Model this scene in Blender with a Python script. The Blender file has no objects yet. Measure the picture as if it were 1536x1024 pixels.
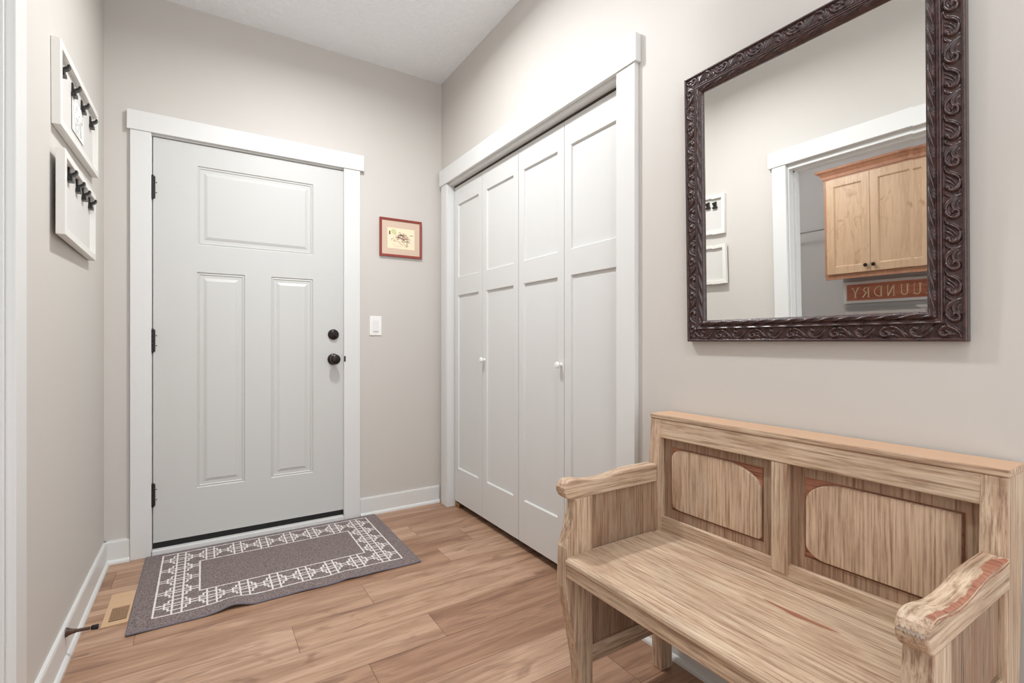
import bpy, bmesh, math, random
import numpy as np
from mathutils import Vector, Matrix

random.seed(7)
rng = np.random.default_rng(7)
scene = bpy.context.scene
COL = scene.collection
H = 1.06          # camera height
XL, XR, YB, ZC = -0.397, 1.342, 3.0, 2.77   # left wall, right wall, back wall, ceiling
YF = -1.3         # open end of the hall behind the camera
XLF = -2.0        # far wall of the laundry room

# ------------------------------------------------------------------ materials
def srgb(r, g, b):
    def f(c):
        c /= 255.0
        return c / 12.92 if c <= 0.04045 else ((c + 0.055) / 1.055) ** 2.4
    return (f(r), f(g), f(b), 1.0)

class NT:
    def __init__(self, name):
        self.m = bpy.data.materials.new(name)
        self.m.use_nodes = True
        self.t = self.m.node_tree
        self.b = self.t.nodes['Principled BSDF']
        self._o = None
    def n(self, typ, **kw):
        nd = self.t.nodes.new(typ)
        for k, v in kw.items():
            if k.startswith('i_'):
                key = k[2:]
                key = int(key) if key.isdigit() else key.replace('_', ' ')
                nd.inputs[key].default_value = v
            else:
                setattr(nd, k, v)
        return nd
    def l(self, a, b):
        self.t.links.new(a, b)
    def obj(self):
        if self._o is None:
            self._o = self.n('ShaderNodeTexCoord')
        return self._o.outputs['Object']
    def mapped(self, scale, loc=(0, 0, 0)):
        mp = self.n('ShaderNodeMapping')
        mp.inputs['Scale'].default_value = scale
        mp.inputs['Location'].default_value = loc
        self.l(self.obj(), mp.inputs['Vector'])
        return mp.outputs['Vector']
    def noise(self, vec, scale, detail=4, rough=0.55, dist=0.0):
        nd = self.n('ShaderNodeTexNoise')
        nd.inputs['Scale'].default_value = scale
        nd.inputs['Detail'].default_value = detail
        nd.inputs['Roughness'].default_value = rough
        nd.inputs['Distortion'].default_value = dist
        self.l(vec, nd.inputs['Vector'])
        return nd.outputs['Fac']
    def ramp(self, fac, stops):
        r = self.n('ShaderNodeValToRGB')
        els = r.color_ramp.elements
        while len(els) < len(stops):
            els.new(0.5)
        for e, (p, c) in zip(els, stops):
            e.position = p
            e.color = c if len(c) == 4 else (*c, 1)
        self.l(fac, r.inputs['Fac'])
        return r.outputs['Color']
    def mix(self, fac, a, b, mode='MIX'):
        m = self.n('ShaderNodeMix', data_type='RGBA', blend_type=mode)
        for sock, v in ((m.inputs['Factor'], fac), (m.inputs['A'], a), (m.inputs['B'], b)):
            pass
        def put(sock, v):
            if hasattr(v, 'is_linked') or hasattr(v, 'node'):
                self.l(v, sock)
            else:
                sock.default_value = v
        put(m.inputs[0], fac); put(m.inputs[6], a); put(m.inputs[7], b)
        return m.outputs[2]
    def math(self, op, a, b=0.0, c=None):
        m = self.n('ShaderNodeMath', operation=op)
        for i, v in enumerate((a, b) if c is None else (a, b, c)):
            if hasattr(v, 'node'):
                self.l(v, m.inputs[i])
            else:
                m.inputs[i].default_value = v
        return m.outputs[0]
    def bump(self, h, strength=0.2, dist=0.002):
        bp = self.n('ShaderNodeBump')
        bp.inputs['Strength'].default_value = strength
        bp.inputs['Distance'].default_value = dist
        self.l(h, bp.inputs['Height'])
        self.l(bp.outputs['Normal'], self.b.inputs['Normal'])
    def col(self, c):
        if hasattr(c, 'node'):
            self.l(c, self.b.inputs['Base Color'])
        else:
            self.b.inputs['Base Color'].default_value = c
    def rough(self, r):
        self.b.inputs['Roughness'].default_value = r

def paint(name, c, rough=0.5, bump=0.05, scale=180, bdist=0.001):
    k = NT(name)
    k.col(srgb(*c)); k.rough(rough)
    if bump:
        k.bump(k.noise(k.mapped((1, 1, 1)), scale, 3), bump, bdist)
    return k.m

M = {}
M['wall'] = paint('wall_paint', (204, 199, 193), 0.6, 0.10, 220)
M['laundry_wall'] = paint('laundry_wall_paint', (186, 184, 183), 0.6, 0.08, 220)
M['trim'] = paint('white_trim_paint', (222, 222, 220), 0.35, 0.03, 90)
M['door'] = paint('white_entry_door_paint', (203, 203, 200), 0.42, 0.12, 260, 0.0006)
M['closet_door'] = paint('white_closet_door_paint', (216, 216, 214), 0.42, 0.08, 260, 0.0006)
M['white_plastic'] = paint('white_plastic', (240, 239, 236), 0.3, 0)
M['white_frame'] = paint('white_frame_paint', (226, 224, 219), 0.5, 0.08, 120)
M['backing'] = paint('pale_backing_board', (214, 211, 206), 0.6, 0.1, 300)
M['black'] = paint('black_metal', (24, 21, 20), 0.35, 0)
M['rubber'] = paint('black_rubber', (14, 12, 12), 0.7, 0)
M['bronze'] = paint('oil_rubbed_bronze', (38, 28, 24), 0.32, 0)
M['bronze'].node_tree.nodes['Principled BSDF'].inputs['Metallic'].default_value = 0.4
M['stop'] = paint('brown_bronze', (74, 50, 36), 0.4, 0)
M['brass'] = paint('brass', (170, 130, 80), 0.35, 0)
M['brass'].node_tree.nodes['Principled BSDF'].inputs['Metallic'].default_value = 0.8
M['track'] = paint('dark_track', (70, 58, 52), 0.5, 0)
M['steel'] = paint('rod_steel', (150, 150, 150), 0.35, 0)
M['vent'] = paint('beige_register_metal', (207, 172, 136), 0.45, 0)
M['ventdark'] = paint('register_shadow', (40, 26, 18), 0.7, 0)
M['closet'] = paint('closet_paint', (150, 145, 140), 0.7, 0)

k = NT('ceiling_paint'); k.col(srgb(250, 252, 255)); k.rough(0.8)
nz = k.noise(k.mapped((1, 1, 1)), 38, 5, 0.7)
k.bump(k.ramp(nz, [(0.40, (0, 0, 0, 1)), (0.60, (1, 1, 1, 1))]), 0.55, 0.005)
M['ceiling'] = k.m

# floor planks
k = NT('plank_floor')
at = k.n('ShaderNodeAttribute', attribute_name='rnd')
ux = k.n('ShaderNodeSeparateXYZ'); k.l(k.obj(), ux.inputs[0])
cx = k.n('ShaderNodeCombineXYZ')
k.l(k.math('MULTIPLY_ADD', at.outputs['Fac'], 37.0, ux.outputs['X']), cx.inputs['X'])
k.l(k.math('MULTIPLY_ADD', at.outputs['Fac'], 11.0, ux.outputs['Y']), cx.inputs['Y'])
mp = k.n('ShaderNodeMapping'); mp.inputs['Scale'].default_value = (1.3, 12, 1)
k.l(cx.outputs[0], mp.inputs['Vector'])
g1 = k.noise(mp.outputs[0], 1.0, 8, 0.62, 0.9)
mp2 = k.n('ShaderNodeMapping'); mp2.inputs['Scale'].default_value = (5, 150, 1)
k.l(cx.outputs[0], mp2.inputs['Vector'])
g2 = k.noise(mp2.outputs[0], 1.0, 4, 0.6)
base = k.ramp(g1, [(0.24, srgb(138, 105, 84)), (0.42, srgb(178, 142, 117)), (0.55, srgb(201, 166, 140)), (0.76, srgb(215, 182, 158))])
fine = k.ramp(g2, [(0.3, srgb(178, 160, 148)), (0.62, srgb(255, 255, 255))])
c1 = k.mix(0.5, base, fine, 'MULTIPLY')
tone = k.ramp(at.outputs['Fac'], [(0.0, srgb(214, 200, 190)), (0.5, srgb(238, 232, 226)), (1.0, srgb(255, 255, 255))])
c2 = k.mix(0.9, c1, tone, 'MULTIPLY')
mp3 = k.n('ShaderNodeMapping'); mp3.inputs['Scale'].default_value = (2.2, 9, 1)
k.l(cx.outputs[0], mp3.inputs['Vector'])
kn = k.noise(mp3.outputs[0], 1.3, 3, 0.5, 1.6)
kmask = k.ramp(kn, [(0.58, (0, 0, 0, 1)), (0.70, (1, 1, 1, 1))])
c3 = k.mix(k.math('MULTIPLY', kmask, 0.75), c2, srgb(124, 92, 74))
k.col(c3); k.rough(0.42)
k.bump(g2, 0.06, 0.001)
M['floor'] = k.m
M['seam'] = paint('plank_seam', (104, 76, 58), 0.8, 0)

def wood(name, axis, light, mid, dark, wash, bare=None, edge=True, blot=1.0):
    """weathered painted wood with the grain along one axis"""
    k = NT(name)
    sc = {'x': (1.6, 34, 34), 'y': (34, 1.6, 34), 'z': (34, 34, 1.6)}[axis]
    sf = {'x': (6, 190, 190), 'y': (190, 6, 190), 'z': (190, 190, 6)}[axis]
    sb = {'x': (3, 9, 9), 'y': (9, 3, 9), 'z': (9, 9, 3)}[axis]
    g = k.noise(k.mapped(sc), 1.0, 8, 0.72, 0.35)
    f = k.noise(k.mapped(sf), 1.0, 4, 0.65)
    bl = k.noise(k.mapped(sb, (3.1, 1.7, 5.3)), 1.0, 4, 0.65)
    bl2 = k.noise(k.mapped(sb, (9.1, 4.7, 1.3)), 1.2, 5, 0.7)
    c = k.ramp(g, [(0.20, srgb(*dark)), (0.36, srgb(*mid)), (0.52, srgb(*light)), (0.80, srgb(*light))])
    c = k.mix(k.math('MULTIPLY', k.ramp(bl, [(0.44, (0, 0, 0, 1)), (0.64, (1, 1, 1, 1))]), 0.5 * blot), c, srgb(*wash))
    c = k.mix(k.math('MULTIPLY', k.ramp(bl2, [(0.48, (0, 0, 0, 1)), (0.66, (1, 1, 1, 1))]), 0.65 * blot), c, srgb(*mid))
    c = k.mix(0.8, c, k.ramp(f, [(0.34, srgb(158, 134, 118)), (0.48, srgb(232, 224, 218)), (0.60, srgb(255, 255, 255))]), 'MULTIPLY')
    st_ = k.noise(k.mapped({'x': (11, 210, 210), 'y': (210, 11, 210), 'z': (210, 210, 11)}[axis], (2.2, 8.3, 4.4)), 1.0, 3, 0.6)
    c = k.mix(k.math('MULTIPLY', k.ramp(st_, [(0.60, (0, 0, 0, 1)), (0.70, (1, 1, 1, 1))]), 0.42), c, srgb(*dark))
    bl3 = k.noise(k.mapped({'x': (5, 26, 26), 'y': (26, 5, 26), 'z': (26, 26, 5)}[axis], (7.2, 3.3, 6.4)), 1.0, 5, 0.7)
    c = k.mix(k.math('MULTIPLY', k.ramp(bl3, [(0.58, (0, 0, 0, 1)), (0.72, (1, 1, 1, 1))]), 0.38 * blot), c, srgb(*dark))
    if edge:
        bv = k.n('ShaderNodeBevel', samples=4)
        bv.inputs['Radius'].default_value = 0.005
        ge = k.n('ShaderNodeNewGeometry')
        dt = k.n('ShaderNodeVectorMath', operation='DOT_PRODUCT')
        k.l(bv.outputs[0], dt.inputs[0]); k.l(ge.outputs['Normal'], dt.inputs[1])
        e = k.math('SUBTRACT', 1.0, dt.outputs['Value'])
        en = k.noise(k.mapped((22, 22, 22)), 1.0, 4, 0.7)
        e2 = k.math('MULTIPLY', e, k.math('MULTIPLY', en, 14.0))
        em = k.ramp(e2, [(0.35, (0, 0, 0, 1)), (0.8, (1, 1, 1, 1))])
        c = k.mix(k.math('MULTIPLY', em, 0.7), c, srgb(*(bare or (168, 116, 90))))
    k.col(c); k.rough(0.62)
    k.bump(k.math('ADD', g, k.math('MULTIPLY', f, 0.6)), 0.22, 0.0015)
    return k.m

LIGHT, MID, DARK, WASH = (216, 193, 167), (184, 153, 128), (122, 92, 75), (190, 174, 152)
for a in 'xyz':
    M['bench_' + a] = wood('weathered_wood_' + a, a, LIGHT, MID, DARK, WASH)
M['bench_panel'] = wood('weathered_panel_wood', 'z', (214, 188, 162), (186, 154, 128), (128, 98, 80), (186, 170, 150), edge=False)
M['bench_inner'] = wood('worn_panel_wood', 'z', (176, 147, 123), (150, 118, 96), (104, 76, 60), (156, 142, 122), blot=1.2)
M['bench_top'] = paint('bare_top_wood', (198, 162, 132), 0.6, 0.1, 60)
M['bare'] = wood('bare_red_wood', 'y', (178, 122, 98), (164, 104, 82), (120, 72, 56), (180, 130, 106), edge=False)
M['pale_wear'] = wood('pale_worn_wood', 'y', (222, 210, 196), (204, 186, 168), (120, 106, 98), (206, 208, 202), edge=False)
M['groove'] = paint('groove_stain', (112, 74, 56), 0.8, 0.1, 90)

# knotty alder
def alder(name, light, mid, dark):
    k = NT(name)
    g = k.noise(k.mapped((26, 26, 2.2)), 1.0, 5, 0.6, 1.4)
    kn = k.noise(k.mapped((7, 7, 4)), 1.6, 3, 0.5, 1.2)
    c = k.ramp(g, [(0.3, srgb(*mid)), (0.55, srgb(*light)), (0.8, srgb(*light))])
    c = k.mix(k.math('MULTIPLY', k.ramp(kn, [(0.62, (0, 0, 0, 1)), (0.74, (1, 1, 1, 1))]), 0.6), c, srgb(*dark))
    k.col(c); k.rough(0.4); k.bump(g, 0.05, 0.001)
    return k.m
M['alder'] = alder('knotty_alder', (224, 192, 158), (208, 172, 138), (172, 130, 98))
M['alder_red'] = alder('alder_crown', (196, 144, 114), (182, 130, 100), (150, 104, 78))
M['alder_side'] = alder('alder_side', (190, 142, 110), (176, 128, 98), (146, 100, 76))

# mirror frame
k = NT('dark_burgundy_frame')
nz = k.noise(k.mapped((1, 1, 1)), 60, 4, 0.6)
k.col(k.ramp(nz, [(0.35, srgb(48, 30, 29)), (0.65, srgb(74, 47, 45))]))
k.rough(0.26)
k.b.inputs['Specular IOR Level'].default_value = 0.7
M['frame'] = k.m
k = NT('mirror_silver'); k.col((0.93, 0.94, 0.93, 1)); k.rough(0.0); k.b.inputs['Metallic'].default_value = 1.0
M['mirror'] = k.m

# mat fabrics
def fabric(name, a, b, scale=320):
    k = NT(name)
    nz = k.noise(k.mapped((1, 1, 1)), scale, 2, 0.7)
    k.col(k.ramp(nz, [(0.35, srgb(*a)), (0.65, srgb(*b))])); k.rough(0.95)
    k.bump(nz, 0.5, 0.002)
    return k.m
M['rug_grey'] = fabric('grey_mat_pile', (88, 76, 75), (150, 136, 133), 170)
M['rug_white'] = fabric('white_mat_yarn', (216, 208, 204), (240, 234, 230))
M['rug_edge'] = fabric('mat_binding', (100, 96, 104), (134, 128, 136), 500)

M['redframe'] = paint('red_picture_frame', (142, 58, 50), 0.4, 0.05, 90)
M['matboard'] = paint('beige_mat_board', (212, 188, 168), 0.8, 0.05, 300)
k = NT('cream_art_paper')
nz = k.noise(k.mapped((1, 1, 1)), 26, 4, 0.6)
k.col(k.ramp(nz, [(0.4, srgb(246, 228, 194)), (0.7, srgb(240, 222, 196))])); k.rough(0.8)
M['artpaper'] = k.m
M['ink'] = paint('dark_ink', (84, 58, 58), 0.8, 0)
M['ink_pale'] = paint('reddish_ink', (176, 130, 116), 0.8, 0)
M['ink_green'] = paint('pale_green_wash', (206, 208, 150), 0.8, 0)
M['sheet'] = paint('white_sheet_paper', (232, 231, 228), 0.8, 0.03, 100)
M['pencil'] = paint('pencil_grey', (176, 174, 172), 0.9, 0)
k = NT('rust_red_board')
g = k.noise(k.mapped((6, 3, 30)), 1.0, 5, 0.6)
k.col(k.ramp(g, [(0.35, srgb(178, 108, 84)), (0.6, srgb(208, 136, 110))])); k.rough(0.7)
M['signboard'] = k.m
M['lettering'] = paint('cream_lettering', (244, 230, 196), 0.7, 0)
def emis(name, c, s):
    k = NT(name)
    k.col((0.9, 0.9, 0.88, 1))
    k.b.inputs['Emission Color'].default_value = c
    k.b.inputs['Emission Strength'].default_value = s
    return k.m
M['lamp'] = emis('hall_lamp_glass', (0.96, 0.98, 1.0, 1), 9.0)
M['lamp_dim'] = emis('dim_hall_lamp_glass', (0.95, 0.98, 1.0, 1), 4.0)
M['lamp2'] = emis('laundry_lamp_glass', (1.0, 0.985, 0.97, 1), 23.0)

# ------------------------------------------------------------------ mesh builder
class MB:
    def __init__(self):
        self.v, self.f, self.mi = [], [], []
    def poly(self, pts, m=0):
        b = len(self.v)
        self.v += [tuple(p) for p in pts]
        self.f.append(tuple(range(b, b + len(pts)))); self.mi.append(m)
    def box(self, x0, x1, y0, y1, z0, z1, m=0):
        b = len(self.v)
        self.v += [(x, y, z) for z in (z0, z1) for y in (y0, y1) for x in (x0, x1)]
        for q in ((0, 2, 3, 1), (4, 5, 7, 6), (0, 1, 5, 4), (2, 6, 7, 3), (0, 4, 6, 2), (1, 3, 7, 5)):
            self.f.append(tuple(b + i for i in q)); self.mi.append(m)
        return self
    def prism(self, poly, f0, f1, m=0, mcap=None):
        """poly: 2-D points; f0/f1 map a 2-D point to the two ends"""
        n = len(poly); b = len(self.v)
        self.v += [f0(*p) for p in poly] + [f1(*p) for p in poly]
        self.f.append(tuple(b + i for i in range(n))[::-1]); self.mi.append(m if mcap is None else mcap)
        self.f.append(tuple(b + n + i for i in range(n))); self.mi.append(m if mcap is None else mcap)
        for i in range(n):
            j = (i + 1) % n
            self.f.append((b + i, b + j, b + n + j, b + n + i)); self.mi.append(m)
        return self
    def tube(self, pts, r, seg=8, m=0, caps=True):
        pts = [Vector(p) for p in pts]
        rs = r if isinstance(r, (list, tuple)) else [r] * len(pts)
        b = len(self.v)
        prev = None
        for i, p in enumerate(pts):
            t = (pts[min(i + 1, len(pts) - 1)] - pts[max(i - 1, 0)]).normalized()
            if prev is None:
                a = Vector((0, 0, 1)) if abs(t.z) < 0.9 else Vector((1, 0, 0))
                u = t.cross(a).normalized()
            else:
                u = (prev - t * prev.dot(t)).normalized()
            prev = u
            w = t.cross(u)
            for s in range(seg):
                an = 2 * math.pi * s / seg
                self.v.append(tuple(p + (u * math.cos(an) + w * math.sin(an)) * rs[i]))
        for i in range(len(pts) - 1):
            for s in range(seg):
                s2 = (s + 1) % seg
                self.f.append((b + i * seg + s, b + i * seg + s2, b + (i + 1) * seg + s2, b + (i + 1) * seg + s)); self.mi.append(m)
        if caps:
            self.f.append(tuple(b + s for s in range(seg))[::-1]); self.mi.append(m)
            e = b + (len(pts) - 1) * seg
            self.f.append(tuple(e + s for s in range(seg))); self.mi.append(m)
        return self
    def lathe(self, prof, org, axis, seg=24, m=0):
        """prof: (distance along axis, radius)"""
        ax = Vector(axis).normalized(); o = Vector(org)
        self.tube([o + ax * d for d, r in prof], [max(r, 1e-4) for d, r in prof], seg, m)
        return self
    def paneled(self, u0, u1, v0, v1, panels, prof, fn, m=0, mp=None, pitcap=True):
        """flat front face with moulded panels; fn(u, v, depth) -> point"""
        us = sorted({u0, u1, *[p[0] for p in panels], *[p[1] for p in panels]})
        vs = sorted({v0, v1, *[p[2] for p in panels], *[p[3] for p in panels]})
        for i in range(len(us) - 1):
            for j in range(len(vs) - 1):
                cu, cv = (us[i] + us[i + 1]) / 2, (vs[j] + vs[j + 1]) / 2
                if any(p[0] < cu < p[1] and p[2] < cv < p[3] for p in panels):
                    continue
                self.poly([fn(us[i], vs[j], 0), fn(us[i + 1], vs[j], 0), fn(us[i + 1], vs[j + 1], 0), fn(us[i], vs[j + 1], 0)], m)
        for (a, b, c, d) in panels:
            def ring(ins, dep):
                return [fn(a + ins, c + ins, dep), fn(b - ins, c + ins, dep), fn(b - ins, d - ins, dep), fn(a + ins, d - ins, dep)]
            for (i0, d0), (i1, d1) in zip(prof, prof[1:]):
                r0, r1 = ring(i0, d0), ring(i1, d1)
                for q in range(4):
                    q2 = (q + 1) % 4
                    self.poly([r0[q], r0[q2], r1[q2], r1[q]], m)
            if pitcap:
                self.poly(ring(*prof[-1]), m if mp is None else mp)
    def build(self, name, mats, parent=None, bevel=0.0, seg=2, smooth=False, local=False, merge=1e-5):
        me = bpy.data.meshes.new(name)
        v = self.v
        if parent is not None and not local:
            o = parent
            off = Vector((0, 0, 0))
            while o is not None:
                off += Vector(o.location); o = o.parent
            v = [(p[0] - off.x, p[1] - off.y, p[2] - off.z) for p in v]
        me.from_pydata(v, [], self.f)
        if not isinstance(mats, (list, tuple)):
            mats = [mats]
        for m in mats:
            me.materials.append(m)
        me.polygons.foreach_set('material_index', self.mi)
        bm = bmesh.new(); bm.from_mesh(me)
        if merge:
            bmesh.ops.remove_doubles(bm, verts=bm.verts, dist=merge)
        bmesh.ops.recalc_face_normals(bm, faces=bm.faces)
        bm.to_mesh(me); bm.free()
        if smooth:
            me.polygons.foreach_set('use_smooth', [True] * len(me.polygons))
            if smooth is not True:
                try:
                    me.set_sharp_from_angle(angle=math.radians(smooth))
                except Exception:
                    pass
        o = bpy.data.objects.new(name, me); COL.objects.link(o)
        if parent is not None:
            o.parent = parent
        if bevel:
            b = o.modifiers.new('bevel', 'BEVEL'); b.width = bevel; b.segments = seg
            b.limit_method = 'ANGLE'; b.angle_limit = math.radians(40); b.harden_normals = False
        return o

def tag(o, label, cat, group=None, kind=None):
    o['label'] = label; o['category'] = cat
    if group: o['group'] = group
    if kind: o['kind'] = kind
    return o
def thing(name, loc, label, cat, group=None, kind=None):
    o = bpy.data.objects.new(name, None); COL.objects.link(o)
    o.empty_display_size = 0.1; o.location = loc
    return tag(o, label, cat, group, kind)
def copy_tree(o, parent=None):
    c = o.copy(); COL.objects.link(c)
    if parent is not None: c.parent = parent
    for ch in list(o.children):
        copy_tree(ch, c)
    return c

# ------------------------------------------------------------------ room shell
T = 0.12
# floor: individual plank quads in one mesh
def build_floor():
    rows0 = {}
    W = 0.18; ph = 0.17; L = 1.22
    joints = {round((1.79 - ph) / W): 0.28, round((1.61 - ph) / W): 0.743, round((1.97 - ph) / W): 0.585,
              round((1.43 - ph) / W): 0.462, round((2.15 - ph) / W): -0.206}
    v, f, mi, rv = [], [], [], []
    x0, x1, y0, y1 = -2.0, 2.1, YF, 3.15
    k0, k1 = math.floor((y0 - ph) / W), math.ceil((y1 - ph) / W)
    g = 0.0007
    for r in range(k0, k1):
        ya, yb = max(ph + r * W, y0), min(ph + (r + 1) * W, y1)
        if yb - ya < 0.01: continue
        off = joints.get(r, rng.uniform(0, L))
        s = off - L * math.ceil((off - x0) / L) 
        while s < x1:
            a, b = max(s, x0), min(s + L, x1)
            if b - a > 0.01:
                bi = len(v)
                v += [(a + g, ya + g, 0), (b - g, ya + g, 0), (b - g, yb - g, 0), (a + g, yb - g, 0)]
                f.append((bi, bi + 1, bi + 2, bi + 3)); mi.append(0); rv.append(rng.random())
            s += L
    bi = len(v)
    v += [(x0, y0, -0.0012), (x1, y0, -0.0012), (x1, y1, -0.0012), (x0, y1, -0.0012)]
    f.append((bi, bi + 1, bi + 2, bi + 3)); mi.append(1); rv.append(0)
    v2 = [(x, y, z - 0.1) for x, y, z in v[bi:bi + 4]]
    c = len(v); v += v2
    f.append((c + 3, c + 2, c + 1, c)); mi.append(1); rv.append(0)
    for i in range(4):
        j = (i + 1) % 4
        f.append((bi + i, c + i, c + j, bi + j)); mi.append(1); rv.append(0)
    me = bpy.data.meshes.new('floor'); me.from_pydata(v, [], f)
    me.materials.append(M['floor']); me.materials.append(M['seam'])
    me.polygons.foreach_set('material_index', mi)
    at = me.attributes.new('rnd', 'FLOAT', 'FACE'); at.data.foreach_set('value', rv)
    o = bpy.data.objects.new('floor', me); COL.objects.link(o)
    tag(o, 'tan wood-look plank floor running across the entry hall', 'floor', kind='structure')
build_floor()

b = MB(); b.box(-2.12, 2.1, YF, 3.15, ZC, ZC + 0.1)
tag(b.build('ceiling', M['ceiling']), 'white stippled ceiling over the entry hall', 'ceiling', kind='structure')

# openings: entry door, closet, laundry doorway
EX0, EX1, EZ = -0.222, 0.722, 2.09
CY0, CY1, CZ = 1.342, 2.872, 2.065
LY0, LY1, LZ = 0.80, 1.628, 2.058
b = MB()
b.box(XL - T, EX0, YB, YB + T, 0, ZC); b.box(EX1, 2.1, YB, YB + T, 0, ZC); b.box(EX0, EX1, YB, YB + T, EZ, ZC)
b.box(EX0 - .05, EX1 + .05, YB + T, YB + T + .02, -.05, EZ + .05)  # unseen sheet added behind the door to stop light leaking through its gaps
tag(b.build('wall_back', M['wall']), 'beige-grey back wall around the white entry door', 'wall', kind='structure')
b = MB()
b.box(XR, XR + T, YF, CY0, 0, ZC); b.box(XR, XR + T, CY1, YB, 0, ZC); b.box(XR, XR + T, CY0, CY1, CZ, ZC)
tag(b.build('wall_right', M['wall']), 'beige-grey right wall behind the bench and mirror', 'wall', kind='structure')
b = MB()
b.box(XL - T, XL, YF, LY0, 0, ZC); b.box(XL - T, XL, LY1, YB, 0, ZC); b.box(XL - T, XL, LY0, LY1, LZ, ZC)
tag(b.build('wall_left', M['wall']), 'beige-grey left wall carrying the two white clip frames', 'wall', kind='structure')
b = MB()
b.box(XLF - T, XLF, YF, 3.0, 0, ZC); b.box(XLF, XL - T, 2.95, 2.95 + T, 0, ZC);
tag(b.build('wall_laundry', M['laundry_wall']), 'light grey laundry room walls seen in the mirror', 'wall', kind='structure')
b = MB()
b.box(2.0, 2.06, CY0 - 0.1, 3.0, 0, ZC); b.box(XR + T, 2.0, CY0 - 0.1, CY0 - 0.04, 0, ZC)
tag(b.build('wall_closet', M['closet']), 'dim closet interior walls behind the bifold doors', 'wall', kind='structure')

# baseboards with shoe moulding
def baseboard(name, segs, label):
    b = MB()
    for (p0, p1, nx, ny) in segs:
        prof = [(0, 0), (0.024, 0), (0.023, 0.009), (0.018, 0.016), (0.0125, 0.019), (0.0125, 0.1), (0.010, 0.108), (0, 0.108)]
        b.prism(prof, lambda d, z, p=p0: (p[0] + nx * d, p[1] + ny * d, z), lambda d, z, p=p1: (p[0] + nx * d, p[1] + ny * d, z))
    tag(b.build(name, M['trim'], bevel=0), label, 'baseboard', kind='structure')
baseboard('baseboard_back', [((XL + .0, YB), (-0.298, YB), 0, -1), ((0.805, YB), (XR - 0.02, YB), 0, -1)], 'white baseboard along the back wall on both sides of the entry door')
baseboard('baseboard_left', [((XL, 1.712), (XL, YB - 0.0), 1, 0), ((XL, YF), (XL, 0.71), 1, 0)], 'white baseboard with shoe moulding along the left wall')
baseboard('baseboard_right', [((XR, YF), (XR, 1.256), -1, 0)], 'white baseboard on the right wall behind the bench')

# casings
def casing(name, boxes, label, bev=0.002):
    b = MB()
    for bx in boxes: b.box(*bx)
    tag(b.build(name, M['trim'], bevel=bev), label, 'door trim', kind='structure')
casing('trim_1', [(-0.297, -0.214, 2.98, YB, 0, EZ), (0.708, 0.803, 2.98, YB, 0, EZ),
                  (-0.309, 0.826, 2.974, YB, EZ - 0.002, 2.182),
                  (EX0, -0.212, YB - .001, YB + T, 0, EZ), (0.716, EX1, YB - .001, YB + T, 0, EZ), (EX0, EX1, YB - .001, YB + T, 2.080, EZ + 0.02),
                  (EX0, -0.198, YB + .046, YB + T, 0, EZ), (0.700, EX1, YB + .046, YB + T, 0, EZ), (EX0, EX1, YB + .046, YB + T, 2.066, EZ)],
       'white flat casing and jamb around the entry door')
casing('trim_2', [(1.32, XR, 1.257, 1.350, 0, 2.073), (1.32, XR, 2.872, 2.955, 0, 2.073),
                  (1.314, XR, 1.246, 2.974, 2.072, 2.174),
                  (1.322, XR + T, CY0, 1.351, 0, CZ), (1.322, XR + T, 2.862, CY1, 0, CZ),
                  (1.334, XR + T, 1.351, 2.862, 2.058, CZ + .008)],
       'white flat casing around the closet bifold doors')
casing('trim_3', [(XL, -0.377, 1.622, 1.706, 0, 2.072), (XL, -0.377, 0.722, 0.806, 0, 2.072),
                  (XL, -0.371, 0.705, 1.728, 2.070, 2.164),
                  (XL - T, XL + .001, 1.612, LY1, 0, LZ), (XL - T, XL + .001, LY0, 0.815, 0, LZ), (XL - T, XL + .001, 0.815, 1.612, 2.04, LZ),
                  (XL - 0.085, XL - 0.05, 1.600, 1.613, 0, 2.04), (XL - 0.085, XL - 0.05, .814, .827, 0, 2.04), (XL - 0.085, XL - 0.05, .815, 1.613, 2.028, 2.041)],
       'white casing around the laundry doorway on the left wall')
casing('trim_4', [(-0.212, 0.706, 2.972, YB + 0.10, 0.0, 0.030)], 'white painted sill strip below the entry door', 0.004)

# ------------------------------------------------------------------ entry door
D0, D1, DZ0, DZ1, DY = -0.208, 0.711, 0.060, 2.076, 3.0
d = thing('door_1', ((D0 + D1) / 2, DY + 0.02, 0.024), 'white three-panel entry door with black hardware in the back wall', 'door', kind='structure')
b = MB()
prof = [(0, 0), (0.005, 0.006), (0.011, 0.0035), (0.015, 0.0075), (0.030, 0.0075), (0.045, 0.002)]
b.paneled(D0, D1, DZ0, DZ1, [(-0.024, 0.540, 1.558, 1.967), (-0.026, 0.193, 0.304, 1.419), (0.320, 0.539, 0.304, 1.419)], prof,
          lambda u, v, dd: (u, DY + dd, v))
b.poly([(D0, DY + .044, DZ0), (D1, DY + .044, DZ0), (D1, DY + .044, DZ1), (D0, DY + .044, DZ1)])
for (p, q) in (((D0, DZ0), (D1, DZ0)), ((D1, DZ0), (D1, DZ1)), ((D1, DZ1), (D0, DZ1)), ((D0, DZ1), (D0, DZ0))):
    b.poly([(p[0], DY, p[1]), (q[0], DY, q[1]), (q[0], DY + .044, q[1]), (p[0], DY + .044, p[1])])
b.build('door_panel', M['door'], d)
b = MB(); b.box(D0, D1, DY + .002, DY + .05, 0.0305, 0.0595)
b.build('door_sweep', M['rubber'], d)['label'] = 'black rubber sweep'
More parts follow.
